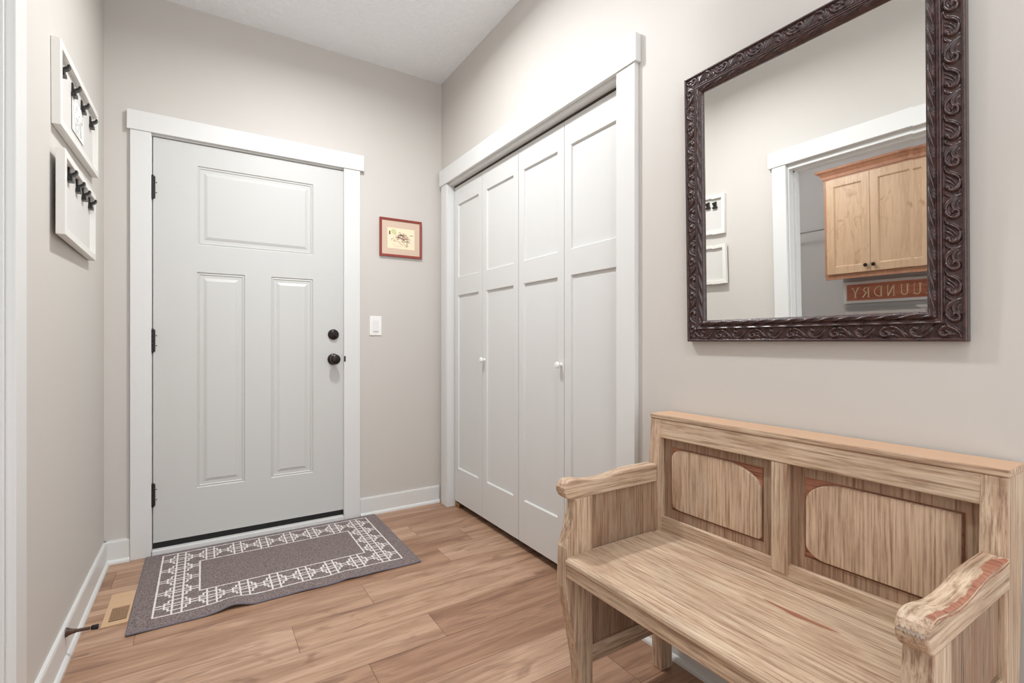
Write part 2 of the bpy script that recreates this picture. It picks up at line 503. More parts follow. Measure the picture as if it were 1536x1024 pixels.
for zc in (H + 0.765, H + 0.004, H - 0.761):
    b = MB()
    for i in range(5):
        z0 = zc - 0.056 + i * 0.0225
        b.lathe([(0, .0065), (.0216, .0065)], (-0.209, DY - 0.007, z0), (0, 0, 1), 14)
    b.lathe([(0, .003), (.004, .0055)], (-0.209, DY - 0.007, zc - 0.060), (0, 0, 1), 14)
    b.lathe([(0, .0055), (.004, .003)], (-0.209, DY - 0.007, zc + 0.0565), (0, 0, 1), 14)
    b.box(-0.207, -0.199, DY - 0.003, DY - .0005, zc - 0.054, zc + 0.054)
    for dz in (-.025, .025): b.lathe([(0, .003), (.002, .002)], (-0.195, DY - 0.0, zc + dz), (0, -1, 0), 10)
    b.build('hinge', M['black'], d)
b = MB()
b.lathe([(0, .031), (.006, .031), (.012, .028), (.017, .022), (.018, .001)], (0.651, DY, H + 0.041), (0, -1, 0), 32)
b.build('deadbolt', M['bronze'], d, smooth=40)
b = MB()
ca, sa = math.cos(math.radians(-35)), math.sin(math.radians(-35))
b.prism([(-.018, -.0035), (.018, -.0035), (.018, .0035), (-.018, .0035)],
        lambda u, v: (0.651 + u * ca - v * sa, DY - .016, H + .041 + u * sa + v * ca), lambda u, v: (0.651 + u * ca - v * sa, DY - .026, H + .041 + u * sa + v * ca))
b.build('thumb_turn', M['bronze'], d, bevel=.001)
b = MB()
b.lathe([(0, .033), (.005, .033), (.010, .028), (.014, .014), (.030, .012), (.036, .020), (.044, .027), (.054, .0295), (.062, .027), (.067, .020), (.069, .010), (.069, .001)],
        (0.651, DY, H - 0.104), (0, -1, 0), 36)
b.build('door_knob', M['bronze'], d, smooth=35)
b = MB()
b.box(0.7085, 0.7175, DY - 0.010, DY + 0.003, H - .135, H - .072)
b.prism([(-.026, 0), (.026, 0), (.016, -.011), (-.016, -.011)], lambda u, v: (0.7175, DY - .010 + v, H - .103 + u), lambda u, v: (0.7085, DY - .010 + v, H - .103 + u))
b.build('latch_plate', M['black'], d, bevel=.001)

# ------------------------------------------------------------------ closet bifold doors
CX = 1.371
edges = [(2.853, 2.4875), (2.4845, 2.1055), (2.1015, 1.7295), (1.7265, 1.3545)]
doors = [thing('door_2', (CX, 2.48, 0.02), 'pair of white bifold closet leaves nearest the back corner', 'closet door', 'bifold closet doors', 'structure'),
         thing('door_3', (CX, 1.73, 0.02), 'pair of white bifold closet leaves nearest the bench', 'closet door', 'bifold closet doors', 'structure')]
for i, (ya, yb) in enumerate(edges):
    z0, z1 = 0.042, 2.046
    b = MB()
    fn = lambda u, v, dd: (CX + dd, u, v)
    b.paneled(yb, ya, z0, z1, [(yb + 0.048, ya - 0.046, 0.254, 1.353), (yb + 0.048, ya - 0.046, 1.468, 1.929)],
              [(0, 0), (0.0035, 0.009), (0.004, 0.0095)], fn)
    b.poly([fn(yb, z0, .033), fn(ya, z0, .033), fn(ya, z1, .033), fn(yb, z1, .033)])
    for (p, q) in (((yb, z0), (ya, z0)), ((ya, z0), (ya, z1)), ((ya, z1), (yb, z1)), ((yb, z1), (yb, z0))):
        b.poly([fn(p[0], p[1], 0), fn(q[0], q[1], 0), fn(q[0], q[1], .033), fn(p[0], p[1], .033)])
    leaf = b.build('door_leaf', M['closet_door'], doors[i // 2], bevel=0.0012)
    if i in (1, 2):
        ky = 2.461 if i == 1 else 1.750
        b = MB()
        b.lathe([(0, .009), (.006, .007), (.012, .008), (.018, .0135), (.024, .0155), (.029, .013), (.031, .006), (.031, .001)], (CX, ky, H - 0.106), (-1, 0, 0), 24)
        b.build('knob', M['white_plastic'], doors[i // 2], smooth=40)
b = MB(); b.box(CX + .004, CX + .04, 2.80, 2.85, 0.0005, 0.006); b.lathe([(0, .006), (.034, .006)], (CX + .016, 2.838, 0.006), (0, 0, 1), 12)
b.box(CX + .004, CX + .008, 2.80, 2.856, .006, .03)
b.build('pivot_bracket', M['brass'], doors[0])
b = MB()
b.box(CX + .001, CX + .004, 1.352, 2.861, 2.050, 2.058); b.box(CX + .030, CX + .033, 1.352, 2.861, 2.050, 2.058); b.box(CX + .001, CX + .033, 1.352, 2.861, 2.056, 2.058)
tag(b.build('trim_5', M['track']), 'dark metal bifold track above the closet doors', 'door track', kind='structure')

# ------------------------------------------------------------------ switch + picture
s = thing('light_switch', (0.9, YB, H + 0.097), 'white rocker light switch on the back wall below the small picture', 'light switch')
b = MB(); b.box(0.864, 0.938, YB - 0.006, YB, H + 0.038, H + 0.156); b.build('wall_plate', M['white_plastic'], s, bevel=.0025)
b = MB()
b.prism([(H + .063, YB - .006), (H + .131, YB - .006), (H + .131, YB - .008), (H + .097, YB - .009), (H + .063, YB - .012)],
        lambda z, y: (0.8845, y, z), lambda z, y: (0.9175, y, z))
b.build('rocker', paint('switch_rocker', (228, 227, 226), .3, 0), s, bevel=.0008)
for dz in (.050, .144):
    b = MB(); b.lathe([(0, .0035), (.0012, .003)], (0.901, YB - .006, H + dz), (0, -1, 0), 12); b.build('screw', M['white_plastic'], s)

PX0, PX1, PZ0, PZ1 = 0.924, 1.199, H + 0.533, H + 0.772
p = thing('framed_picture', ((PX0 + PX1) / 2, YB, PZ0), 'small red-framed sketch on cream paper between entry door and closet', 'picture')
def rect_frame(b, u0, u1, v0, v1, w, d0, d1, fn, din=None, m=0):
    """mitred frame; d0 back, d1 front"""
    din = d1 if din is None else din
    o = [(u0, v0), (u1, v0), (u1, v1), (u0, v1)]
    i_ = [(u0 + w, v0 + w), (u1 - w, v0 + w), (u1 - w, v1 - w), (u0 + w, v1 - w)]
    for q in range(4):
        r = (q + 1) % 4
        b.poly([fn(*o[q], d0), fn(*o[r], d0), fn(*o[r], d1), fn(*o[q], d1)], m)
        b.poly([fn(*o[q], d1), fn(*o[r], d1), fn(*i_[r], din), fn(*i_[q], din)], m)
        b.poly([fn(*i_[q], din), fn(*i_[r], din), fn(*i_[r], d0), fn(*i_[q], d0)], m)
        b.poly([fn(*i_[q], d0), fn(*i_[r], d0), fn(*o[r], d0), fn(*o[q], d0)], m)
fp = lambda u, v, dd: (u, YB - dd, v)
b = MB(); rect_frame(b, PX0, PX1, PZ0, PZ1, 0.014, 0.001, 0.016, fp, 0.013); b.build('frame', M['redframe'], p, bevel=.001)
b = MB(); b.box(PX0 + .014, PX1 - .014, YB - .009, YB - .001, PZ0 + .014, PZ1 - .014); b.build('mat_board', M['matboard'], p)
AX0, AX1, AZ0, AZ1 = 0.974, 1.150, H + 0.585, H + 0.714
b = MB(); b.box(AX0, AX1, YB - .0096, YB - .009, AZ0, AZ1); art = b.build('artwork', M['artpaper'], p)
def blob(b, cx, cz, rx, rz, m, n=14, y=None):
    pts = []
    for i in range(n):
        a = 2 * math.pi * i / n
        k_ = random.uniform(.7, 1.2)
        pts.append((cx + rx * k_ * math.cos(a), cz + rz * k_ * math.sin(a)))
    b.prism(pts, lambda u, v: (u, YB - .0095, v), lambda u, v: (u, YB - y, v), m)
b = MB()
blob(b, 1.012, H + .690, .020, .020, 2, y=.0099)
blob(b, .988, H + .680, .005, .014, 0, y=.0101)
for i in range(60):
    cx_ = random.gauss(1.075, .026); cz_ = random.gauss(H + .655, .020)
    if not (AX0 + .01 < cx_ < AX1 - .01 and AZ0 + .01 < cz_ < AZ1 - .01): continue
    a = random.uniform(-.9, .6); L_ = random.uniform(.004, .013)
    pts = [(cx_ + t * L_ * math.cos(a), cz_ + t * L_ * math.sin(a) + random.uniform(-.003, .003)) for t in (-1, -.3, .4, 1)]
    pts = [(u, YB - .0097, v) for u, v in pts]
    b.tube(pts, random.uniform(.0009, .0019), 5, 0 if random.random() < .55 else 1)
for i in range(14):
    x_ = random.uniform(.985, 1.06); z_ = H + random.uniform(.6, .66); L_ = random.uniform(.01, .035)
    b.tube([(x_, YB - .0097, z_), (x_ + L_, YB - .0097, z_ - .002)], .0006, 5, 1)
b.tube([(1.098, YB - .0097, H + .65), (1.101, YB - .0097, H + .62), (1.098, YB - .0097, H + .598)], .0014, 5, 0)
b.build('ink_drawing', [M['ink'], M['ink_pale'], M['ink_green']], art)

# ------------------------------------------------------------------ clip frames on the left wall
def clip(b, y, z, x):
    """bulldog clip: jaw bar, back plate, lever sticking out, spring roll; x = board surface"""
    b.box(x, x + .014, y - .017, y + .017, z - .024, z - .012)
    b.prism([(x, z - .013), (x + .013, z - .013), (x + .011, z + .002), (x, z + .002)], lambda u, v: (u, y - .011, v), lambda u, v: (u, y + .011, v))
    b.prism([(x, z), (x + .006, z), (x + .005, z + .022), (x + .001, z + .025)], lambda u, v: (u, y - .010, v), lambda u, v: (u, y + .010, v))
    b.prism([(x + .004, z), (x + .010, z - .006), (x + .021, z + .001), (x + .0255, z + .009), (x + .0255, z + .015), (x + .020, z + .016), (x + .018, z + .009)],
            lambda u, v: (u, y - .010, v), lambda u, v: (u, y + .010, v))
    b.lathe([(-.012, .005), (.012, .005)], (x + .007, y, z - .002), (0, 1, 0), 12)
def clip_frame(y0, y1, z0, z1, clips, cz, label, rx=0, rz=0, stand=0.0):
    t = thing('clip_frame', (XL, y0, (z0 + z1) / 2), label, 'wall frame', 'white clip frames on the left wall')
    fn = lambda u, v, dd: (dd, u - y0, v - (z0 + z1) / 2)
    b = MB(); rect_frame(b, y0, y1, z0, z1, 0.024, 0.001, 0.024, fn, 0.024); b.build('frame', M['white_frame'], t, bevel=.0012, local=True)
    b = MB(); b.box(.002, .0085, .022, y1 - y0 - .022, -(z1 - z0) / 2 + .022, (z1 - z0) / 2 - .022); b.build('backing_board', M['backing'], t, local=True)
    for cy in clips:
        b = MB(); clip(b, cy - y0, cz - (z0 + z1) / 2, .0085); b.build('clip', M['black'], t, bevel=.0008, local=True)
    t.location.x += stand
    t.rotation_euler = (math.radians(rx), 0, math.radians(rz))
    return t
clip_frame(2.035, 2.685, H + .676, H + .945, (2.112, 2.28, 2.435, 2.60), H + .878, 'upper white frame with four black clips and a sheet on the left wall', rx=1.3)
clip_frame(2.025, 2.61, H + .333, H + .602, (2.16, 2.30, 2.415, 2.555), H + .555, 'lower white frame with four black clips and no sheet on the left wall', rx=-.3, rz=1.0, stand=.0125)
# paper sheet hanging from the upper frame's clips
t = thing('paper_sheet', (XL + .0105, 2.27, H + .745), 'pale pencil drawing on white paper clipped in the upper frame', 'paper')
b = MB(); b.box(0, .0012, 0, .19, 0, .118)
sh = b.build('sheet', M['sheet'], t, local=True)
b = MB()
for i in range(26):
    cy_, cz_ = random.uniform(.03, .16), random.uniform(.02, .10)
    a = random.uniform(0, 6.28); r_ = random.uniform(.006, .02)
    pts = [(.0012, cy_ + r_ * math.cos(a + k_ * .5), cz_ + r_ * math.sin(a + k_ * .5) * 1.2) for k_ in range(6)]
    b.tube([q for q in pts if .006 < q[1] < .184 and .006 < q[2] < .112] or [(.0012, .09, .05), (.0012, .1, .06)], .0009, 5) if len([q for q in pts if .006 < q[1] < .184 and .006 < q[2] < .112]) > 1 else None
b.build('pencil_drawing', M['pencil'], sh, local=True)
t.rotation_euler = (math.radians(1.3), 0, 0)

# ------------------------------------------------------------------ door mat
MX0, MX1, MY0, MY1 = -0.232, 0.884, 2.222, 2.968
mt = thing('door_mat', ((MX0 + MX1) / 2, (MY0 + MY1) / 2, 0), 'grey door mat with white lattice border in front of the entry door', 'door mat')
def mat_z(x, y):
    e = math.exp(-((y - MY0) / 0.10) ** 2)
    return 0.007 + e * (0.011 * math.exp(-((x - 0.11) / 0.05) ** 2) + 0.007 * math.exp(-((x - 0.55) / 0.045) ** 2) + 0.003 * math.sin(x * 21))
def mat_dy(x, y):
    e = math.exp(-((y - MY0) / 0.10) ** 2)
    return e * (0.010 * math.exp(-((x - 0.10) / 0.05) ** 2) + 0.006 * math.exp(-((x - 0.53) / 0.045) ** 2) - 0.002 * math.sin(x * 17))
def build_mat():
    cx_, cy_ = 0.119 / 18, 0.1212 / 18
    nx, ny = round((MX1 - MX0) / cx_), round((MY1 - MY0) / cy_)
    ox0, ox1 = round((-0.166 - MX0) / cx_), round((0.820 - MX0) / cx_)
    oy0, oy1 = round((2.296 - MY0) / cy_), round((2.936 - MY0) / cy_)
    ix0, ix1 = round((-0.016 - MX0) / cx_), round((0.680 - MX0) / cx_)
    iy0, iy1 = round((2.452 - MY0) / cy_), round((2.782 - MY0) / cy_)
    pcx = math.floor((ox0 + ix0) / 2) + .5; pcy = math.floor((oy0 + iy0) / 2) + .5
    def white(i, j):
        if not (ox0 <= i <= ox1 and oy0 <= j <= oy1): return False
        if i in (ox0, ox1) or j in (oy0, oy1): return True
        if ix0 <= i <= ix1 and iy0 <= j <= iy1:
            return i in (ix0, ix1) or j in (iy0, iy1)
        dx = abs((i - pcx + 9) % 18 - 9); dy = abs((j - pcy + 9) % 18 - 9)
        if dx == 2.5: return True
        if dy == 1.5: return True
        if dx < 2.5: return dy == 6.5
        if dx == 6.5 and dy <= 3.5: return True
        if dy == 3.5 and 4.5 <= dx <= 6.5: return True
        if dx == 4.5 and 3.5 <= dy <= 6.5: return True
        if dy == 6.5 and dx <= 4.5: return True
        return False
    v, f, mi = [], [], []
    for j in range(ny + 1):
        for i in range(nx + 1):
            x = MX0 + (MX1 - MX0) * i / nx; y = MY0 + (MY1 - MY0) * j / ny
            w = white(i, j) or white(i - 1, j) or white(i, j - 1) or white(i - 1, j - 1)
            v.append((x + random.uniform(-.0005, .0005) * (0 < i < nx), y + mat_dy(x, y) + random.uniform(-.0005, .0005) * (0 < j < ny), mat_z(x, y) + random.uniform(-.0004, .0004) + (.0006 if w else 0)))
    for j in range(ny):
        for i in range(nx):
            a = j * (nx + 1) + i
            f.append((a, a + 1, a + nx + 2, a + nx + 1)); mi.append(1 if white(i, j) else 0)
    # underside skirt
    ring = [i for i in range(nx + 1)] + [j * (nx + 1) + nx for j in range(1, ny + 1)] + [ny * (nx + 1) + i for i in range(nx - 1, -1, -1)] + [j * (nx + 1) for j in range(ny - 1, 0, -1)]
    base = len(v)
    for q in range(base):
        x, y, z = v[q]; v.append((x, y, max(z - .0062, .0008)))
    n = len(ring)
    for q in range(n):
        r = (q + 1) % n
        f.append((ring[q], base + ring[q], base + ring[r], ring[r])); mi.append(0)
    for j in range(ny):
        for i in range(nx):
            a = base + j * (nx + 1) + i
            f.append((a, a + nx + 1, a + nx + 2, a + 1)); mi.append(0)
    b = MB(); b.v, b.f, b.mi = v, f, mi
    b.build('mat_pile', [M['rug_grey'], M['rug_white']], mt)
    b = MB()
    pts = [v[r] for r in ring]
    pts = [(x, y, max(z - .003, .0042)) for x, y, z in pts]
    b.tube(pts + pts[:2], .0040, 8)
    b.build('edge_binding', M['rug_edge'], mt, smooth=True)
build_mat()

# ------------------------------------------------------------------ floor register + door stop
v_ = thing('floor_register', (-0.277, 2.47, 0), 'beige metal floor register with dark louvres beside the door mat', 'floor vent')
b = MB()
b.paneled(-0.319, -0.2385, 2.333, 2.612, [(-0.302, -0.246, 2.363, 2.480), (-0.290, -0.252, 2.572, 2.577)], [(0, 0), (.001, .0028)], lambda x, y, dd: (x, y, .0045 - dd), 0, 1)
b.poly([(-0.319, 2.333, .0005), (-.2385, 2.333, .0005), (-.2385, 2.612, .0005), (-.319, 2.612, .0005)])
for (p_, q_) in (((-0.319, 2.333), (-.2385, 2.333)), ((-.2385, 2.333), (-.2385, 2.612)), ((-.2385, 2.612), (-.319, 2.612)), ((-.319, 2.612), (-.319, 2.333))):
    b.poly([(*p_, .0045), (*q_, .0045), (*q_, .0005), (*p_, .0005)])
b.build('faceplate', [M['vent'], M['ventdark']], v_)
b = MB()
for i in range(9):
    y_ = 2.3735 + i * 0.0122
    b.box(-0.3015, -0.2465, y_, y_ + .0045, .0018, .0043)
b.build('louvres', paint('beige_louvre', (186, 150, 116), .5, 0), v_)
ds = thing('door_stop', (XL + .0125, 2.165, 0.093), 'brown spring door stop sticking out of the left baseboard', 'door stop')
b = MB()
pr = [(0, .0155), (.003, .0150), (.008, .0115), (.016, .0085), (.026, .0066)]
for i in range(18):
    pr.append((.028 + i * .002, .0058 if i % 2 else .0049))
b.lathe(pr, (0, 0, 0), (1, 0, -.06), 18)
b.build('spring', M['stop'], ds, local=True, smooth=50)
b = MB(); b.lathe([(0, .0055), (.002, .0075), (.017, .0085), (.020, .0075), (.0205, .001)], (.064, 0, -.00384), (1, 0, -.06), 18)
b.build('rubber_tip', M['rubber'], ds, local=True, smooth=50)

# ------------------------------------------------------------------ bench
BY0, BY1 = 0.267, 1.108          # near end, far end
PW = 0.040
bench = thing('bench', (1.09, (BY0 + BY1) / 2, 0), 'weathered beige wooden settle bench with panelled back below the mirror', 'bench')
SEAT = 0.458
arm_prof = [(.881, .6135), (.868, .6165), (.857, .6245), (.850, .637), (.849, .650), (.854, .661), (.865, .668), (.882, .670), (.905, .667), (.93, .662),
            (.955, .659), (.985, .658), (1.02, .660), (1.055, .665), (1.093, .6695), (1.14, .6705), (1.19, .670), (1.226, .670), (1.226, .6145), (.95, .6145)]
leg_prof = [(.888, .6145), (.884, .585), (.876, .55), (.865, .51), (.8545, .482), (.8525, .45), (.8525, .372), (.856, .348), (.864, .312), (.874, .268), (.884, .222), (.894, .172), (.902, .122), (.907, .07), (.909, 0.0), (.953, 0.0), (.953, .6145)]
post_prof = [(1.246, 0), (1.236, .2), (1.229, .42), (1.225, .60), (1.230, .70), (1.238, .795), (1.238, .812), (1.334, .812), (1.334, .70), (1.318, .55), (1.304, .42), (1.296, .2), (1.295, 0)]
def yprism(b, prof, y0, y1, m=0):
    b.prism(prof, lambda x, z: (x, y0, z), lambda x, z: (x, y1, z), m)
for side, (y0, y1) in (('far', (BY1 - PW, BY1)), ('near', (BY0, BY0 + PW))):
    b = MB(); yprism(b, leg_prof, y0, y1); b.build('front_leg', M['bench_z'], bench, bevel=.003)
    b = MB(); yprism(b, post_prof, y0, y1); b.build('back_leg', M['bench_z'], bench, bevel=.0035)
    # armrest, wider than the post; outer top edge of the near one is chipped to bare wood
    ya, yb = (y0 + .002, y1 + .002) if side == 'far' else (y0 - .004, y1 - .003)
    b = MB()
    if side == 'far':
        yprism(b, arm_prof, ya, yb)
        arm = b.build('armrest', M['bench_x'], bench, bevel=.004, seg=3)
    else:
        yprism(b, arm_prof, ya, yb)
        arm = b.build('armrest', M['bench_x'], bench, bevel=.004, seg=3)
        # chipped strip following the top surface
        top = arm_prof[4:18]
        xs = np.linspace(.868, 1.218, 60)
        tx = [q[0] for q in top]; tz = [q[1] for q in top]
        b = MB()
        prev = None
        for q, x in enumerate(xs):
            z = float(np.interp(x, tx, tz))
            w = .0055 + .004 * math.sin(x * 60) * .5 + .0015 * math.sin(x * 190) + (0.014 * max(0, (x - 1.105) / .03) if x < 1.135 else 0.014) * (1 if x > 1.105 else 0)
            w = .68 * max(.002, min(w, .030) * (1.0 if x < 1.19 else max(.1, (1.222 - x) / .032)))
            cur = (x, z, w)
            if prev:
                (x0_, z0_, w0_) = prev
                def sec(xx, zz, ww):
                    return [(xx, ya - .0004, zz - .0060 - .25 * ww), (xx, ya + .0008, zz - .0009), (xx, ya + .0040, zz + .0005), (xx, ya + .0040 + ww, zz + .0005), (xx, ya + .0042 + ww, zz - .002)]
                p_, q_ = sec(x0_, z0_, w0_), sec(x, z, w)
                for e_ in range(4):
                    b.poly([p_[e_], q_[e_], q_[e_ + 1], p_[e_ + 1]])
            prev = cur
        b.build('chipped_edge', M['bare'], arm)['label'] = 'reddish bare wood showing along the chipped edge'
        # worn pale band on the scroll front
        b = MB()
        fr = [(.8488, .652), (.8483, .645), (.8486, .638), (.8515, .630)]
        n = 16
        for q in range(n):
            ta, tb = ya + .004 + (yb - ya - .008) * q / n, ya + .004 + (yb - ya - .008) * (q + 1) / n
            o0, o1 = .004 * math.sin(q * 1.9) + .002 * math.sin(q * 4.3), .004 * math.sin((q + 1) * 1.9) + .002 * math.sin((q + 1) * 4.3)
            u0, u1 = .003 * math.sin(q * 2.7), .003 * math.sin((q + 1) * 2.7)
            b.poly([(.8487, ta, .651 + o0), (.8487, tb, .651 + o1), (.8485, tb, .6455 + u1), (.8485, ta, .6455 + u0)])
        b.build('worn_patch', M['pale_wear'], arm)
    # side panels above and below the seat, with the lower rail
    yc = (y0 + y1) / 2
    b = MB(); b.box(.950, 1.240, yc - .008, yc + .008, .455, .618)
    b.build('side_panel', M['bench_inner'], bench)
    b = MB(); b.box(.950, 1.244, yc - .007, yc + .007, .175, .42)
    b.build('lower_side_panel', M['bench_inner'], bench)
    b = MB(); b.box(.951, 1.240, yc - .014, yc + .014, .128, .180)
    b.build('side_rail', M['bench_x'], bench, bevel=.002)
    b = MB(); b.box(.951, 1.236, yc - .013, yc + .013, .402, .446)
    b.build('seat_rail', M['bench_x'], bench, bevel=.002)

# seat and apron
b = MB()
b.prism([(.853, SEAT - .008), (.858, SEAT), (1.262, SEAT), (1.262, SEAT - .022), (.858, SEAT - .022), (.853, SEAT - .018)],
        lambda x, z: (x, BY0 + PW - .004, z), lambda x, z: (x, BY1 - PW + .004, z))
st = b.build('seat', M['bench_y'], bench, bevel=.002)
b = MB()   # worn bare sliver on the seat
n = 24
lo, hi = [], []
for q in range(n + 1):
    t_ = q / n; y_ = .655 - .168 * t_
    x_ = 1.110 - .006 * math.sin(t_ * math.pi) + .002 * t_
    w_ = .0085 * math.sin(t_ * math.pi) ** .8 * (1 + .25 * math.sin(t_ * 17))
    lo.append((x_ - w_ * .9, y_)); hi.append((x_ + w_ * .6, y_))
for q in range(n):
    b.poly([(*lo[q], SEAT + .0004), (*lo[q + 1], SEAT + .0004), (*hi[q + 1], SEAT + .0004), (*hi[q], SEAT + .0004)])
b.build('worn_patch', M['bare'], st)['label'] = 'long reddish gouge in the seat'
b = MB()
for y_ in (1.1915 - .02,):
    b.box(1.198, 1.2, BY0 + PW, BY1 - PW, SEAT - .001, SEAT + .0003)
b.build('board_joint', M['groove'], st)
b = MB(); b.box(.855, .878, BY0 + PW - .006, BY1 - PW + .006, .404, SEAT - .020)
ap = b.build('front_apron', M['bench_y'], bench, bevel=.002)

# back
b = MB(); b.box(1.2385, 1.326, BY0 + PW - .004, BY1 - PW + .004, .752, .812); b.build('top_rail', M['bench_y'], bench, bevel=.003)
b = MB()
b.box(1.2365, 1.3345, BY0 - .0015, BY1 + .0015, .8115, .827)
o = b.build('top_cap', [M['bench_y'], M['bench_top']], bench, bevel=.003, seg=2)
for pl in o.data.polygons:
    if pl.normal.z > .9: pl.material_index = 1
b = MB(); b.box(1.240, 1.27, .667, .709, .472, .753); b.build('center_stile', M['bench_z'], bench, bevel=.002)
b = MB(); b.box(1.243, 1.29, BY0 + PW - .004, BY1 - PW + .004, SEAT - .004, .499); b.build('bottom_rail', M['bench_y'], bench, bevel=.003)
BX = 1.257
pans = [(.738, 1.040, .528, .726), (.332, .634, .528, .726)]
b = MB()
b.paneled(BY0 + PW - .01, BY1 - PW + .01, .48, .765, pans, [(0, 0), (.0015, .0035), (.002, .0035)], lambda y, z, dd: (BX + dd, y, z), 0, 1)
b.box(BX + .004, 1.29, BY0 + PW - .01, BY1 - PW + .01, .48, .765)
bb = b.build('back_panel', [M['bench_inner'], M['bare']], bench)
def rounded(y0, y1, z0, z1, tl, tr, br, bl):
    """corners seen from the front (left = high y); each radius is (ry, rz)"""
    pts = []
    def arc(cy, cz, ry, rz, a0, a1, n=8):
        for q in range(n + 1):
            a = math.radians(a0 + (a1 - a0) * q / n)
            pts.append((cy + ry * math.cos(a), cz + rz * math.sin(a)))
    arc(y0 + tr[0], z1 - tr[1], *tr, 180, 90)
    arc(y1 - tl[0], z1 - tl[1], *tl, 90, 0)
    arc(y1 - bl[0], z0 + bl[1], *bl, 0, -90)
    arc(y0 + br[0], z0 + br[1], *br, -90, -180)
    return pts
shapes = [rounded(.743, 1.036, .532, .722, (.045, .030), (.105, .062), (.012, .012), (.030, .022)),
          rounded(.338, .630, .532, .722, (.085, .055), (.003, .003), (.006, .006), (.045, .034))]
for sp in shapes:
    b = MB(); b.prism(sp, lambda y, z: (BX + .006, y, z), lambda y, z: (BX - .0045, y, z))
    b.build('raised_panel', M['bench_panel'], bench, bevel=.0025)
b = MB()
for (y0, y1, z0, z1) in pans:
    for (a, b_, c, d_) in ((y0, y1, z0, z0 + .0035), (y0, y0 + .0035, z0, z1)):
        b.box(BX + .001, BX + .0037, a, b_, c, d_)
b.build('groove_line', M['groove'], bb)

# ------------------------------------------------------------------ mirror
MT = 1.1
MYc = (0.346 + 1.030) / 2
MWD, MHT = 1.030 - 0.346, 0.838
mir = thing('wall_mirror', (XR - 0.003, MYc, H + 0.0), 'large mirror in an ornate dark burgundy carved frame above the bench', 'mirror')
mir.rotation_euler = (0, math.radians(-MT), 0)
FW = 0.066     # frame width
def L3(a, bb_, c):          # local: a along +Y, b up, c out of the wall
    return (-c, a, bb_)
# relief tile for the carved band
def scroll_tile(P=0.107, W=0.031, nu=90, nv=34):
    u = (np.arange(nu) + .5) / nu * P; v = (np.arange(nv) + .5) / nv * W
    U, V = np.meshgrid(u, v, indexing='ij')
    Hh = np.zeros_like(U)
    strokes = []
    def spiral(cu, cv, r0, r1, a0, turns, w0, w1, n=60):
        out = []
        for q in range(n):
            t_ = q / (n - 1); a = a0 + turns * 2 * math.pi * t_; r = r0 + (r1 - r0) * t_
            out.append((cu + r * math.cos(a), cv + r * math.sin(a), w0 + (w1 - w0) * t_))
        return out
    def bez(p0, p1, p2, p3, w0, w1, n=40):
        out = []
        for q in range(n):
            t_ = q / (n - 1); s_ = 1 - t_
            x = s_**3*p0[0] + 3*s_*s_*t_*p1[0] + 3*s_*t_*t_*p2[0] + t_**3*p3[0]
            y = s_**3*p0[1] + 3*s_*s_*t_*p1[1] + 3*s_*t_*t_*p2[1] + t_**3*p3[1]
            out.append((x, y, (w0 + (w1 - w0) * t_) * (0.45 + 0.55 * math.sin(math.pi * min(1, t_ + .25)))))
        return out
    mm = 0.001
    def cres(pts, w0, w1, n=46):
        out = []
        p0, p1, p2, p3 = [(a_ * mm, c_ * mm) for a_, c_ in pts]
        for q in range(n):
            t_ = q / (n - 1); s_ = 1 - t_
            x = s_**3*p0[0] + 3*s_*s_*t_*p1[0] + 3*s_*t_*t_*p2[0] + t_**3*p3[0]
            y = s_**3*p0[1] + 3*s_*s_*t_*p1[1] + 3*s_*t_*t_*p2[1] + t_**3*p3[1]
            out.append((x, y, (w0 + (w1 - w0) * math.sin(math.pi * t_) ** .8) * mm))
        return out
    # large leaf: tip at the outer edge, thick crescent along the inner edge, curling back into a volute
    strokes += [cres([(0, 3), (6, 20), (18, 32), (34, 25)], 1.0, 4.6)]
    strokes += [cres([(33, 26), (46, 22), (50, 9), (40, 6)], 3.6, 4.0)]
    strokes += [cres([(40, 6), (30, 4), (26, 14), (35, 16)], 3.0, 3.4)]
    strokes += [cres([(6, 6), (10, 16), (18, 20), (27, 15)], .7, 2.2)]
    strokes += [cres([(12, 3), (15, 8), (19, 10), (26, 8)], .7, 2.0)]
    strokes += [cres([(38, 27), (46, 30), (52, 28), (58, 20)], .8, 2.3)]
    # smaller counter leaf ending in a round bud on the inner side
    strokes += [cres([(54, 28), (60, 20), (66, 4), (80, 3.5)], 1.0, 3.6)]
    strokes += [cres([(78, 3.5), (94, 3), (101, 15), (92, 21)], 3.0, 4.4)]
    strokes += [[(88 * mm, 23 * mm, 5.6 * mm)] * 2]
    strokes += [cres([(64, 26), (70, 20), (74, 12), (84, 11)], .8, 2.4)]
    strokes += [cres([(72, 27), (76, 22), (78, 18), (85, 15)], .7, 2.0)]
    strokes += [cres([(96, 27), (102, 28), (106, 24), (109, 16)], .8, 2.2)]
    strokes += [cres([(98, 3), (102, 5), (105, 9), (106, 12)], .7, 1.8)]
    for st_ in strokes:
        for (cu, cv, w_) in st_:
            for k_ in (-P, 0, P):
                w = w_; d2 = ((U - cu - k_) ** 2 + (V - cv) ** 2) / (w * w)
                hh = np.where(d2 < 1, np.sqrt(np.clip(1 - d2, 0, 1)) * np.minimum(w, .0042) * 1.5, 0)
                Hh = np.maximum(Hh, hh)
    return Hh, P, W
TILE, TP, TW = scroll_tile()
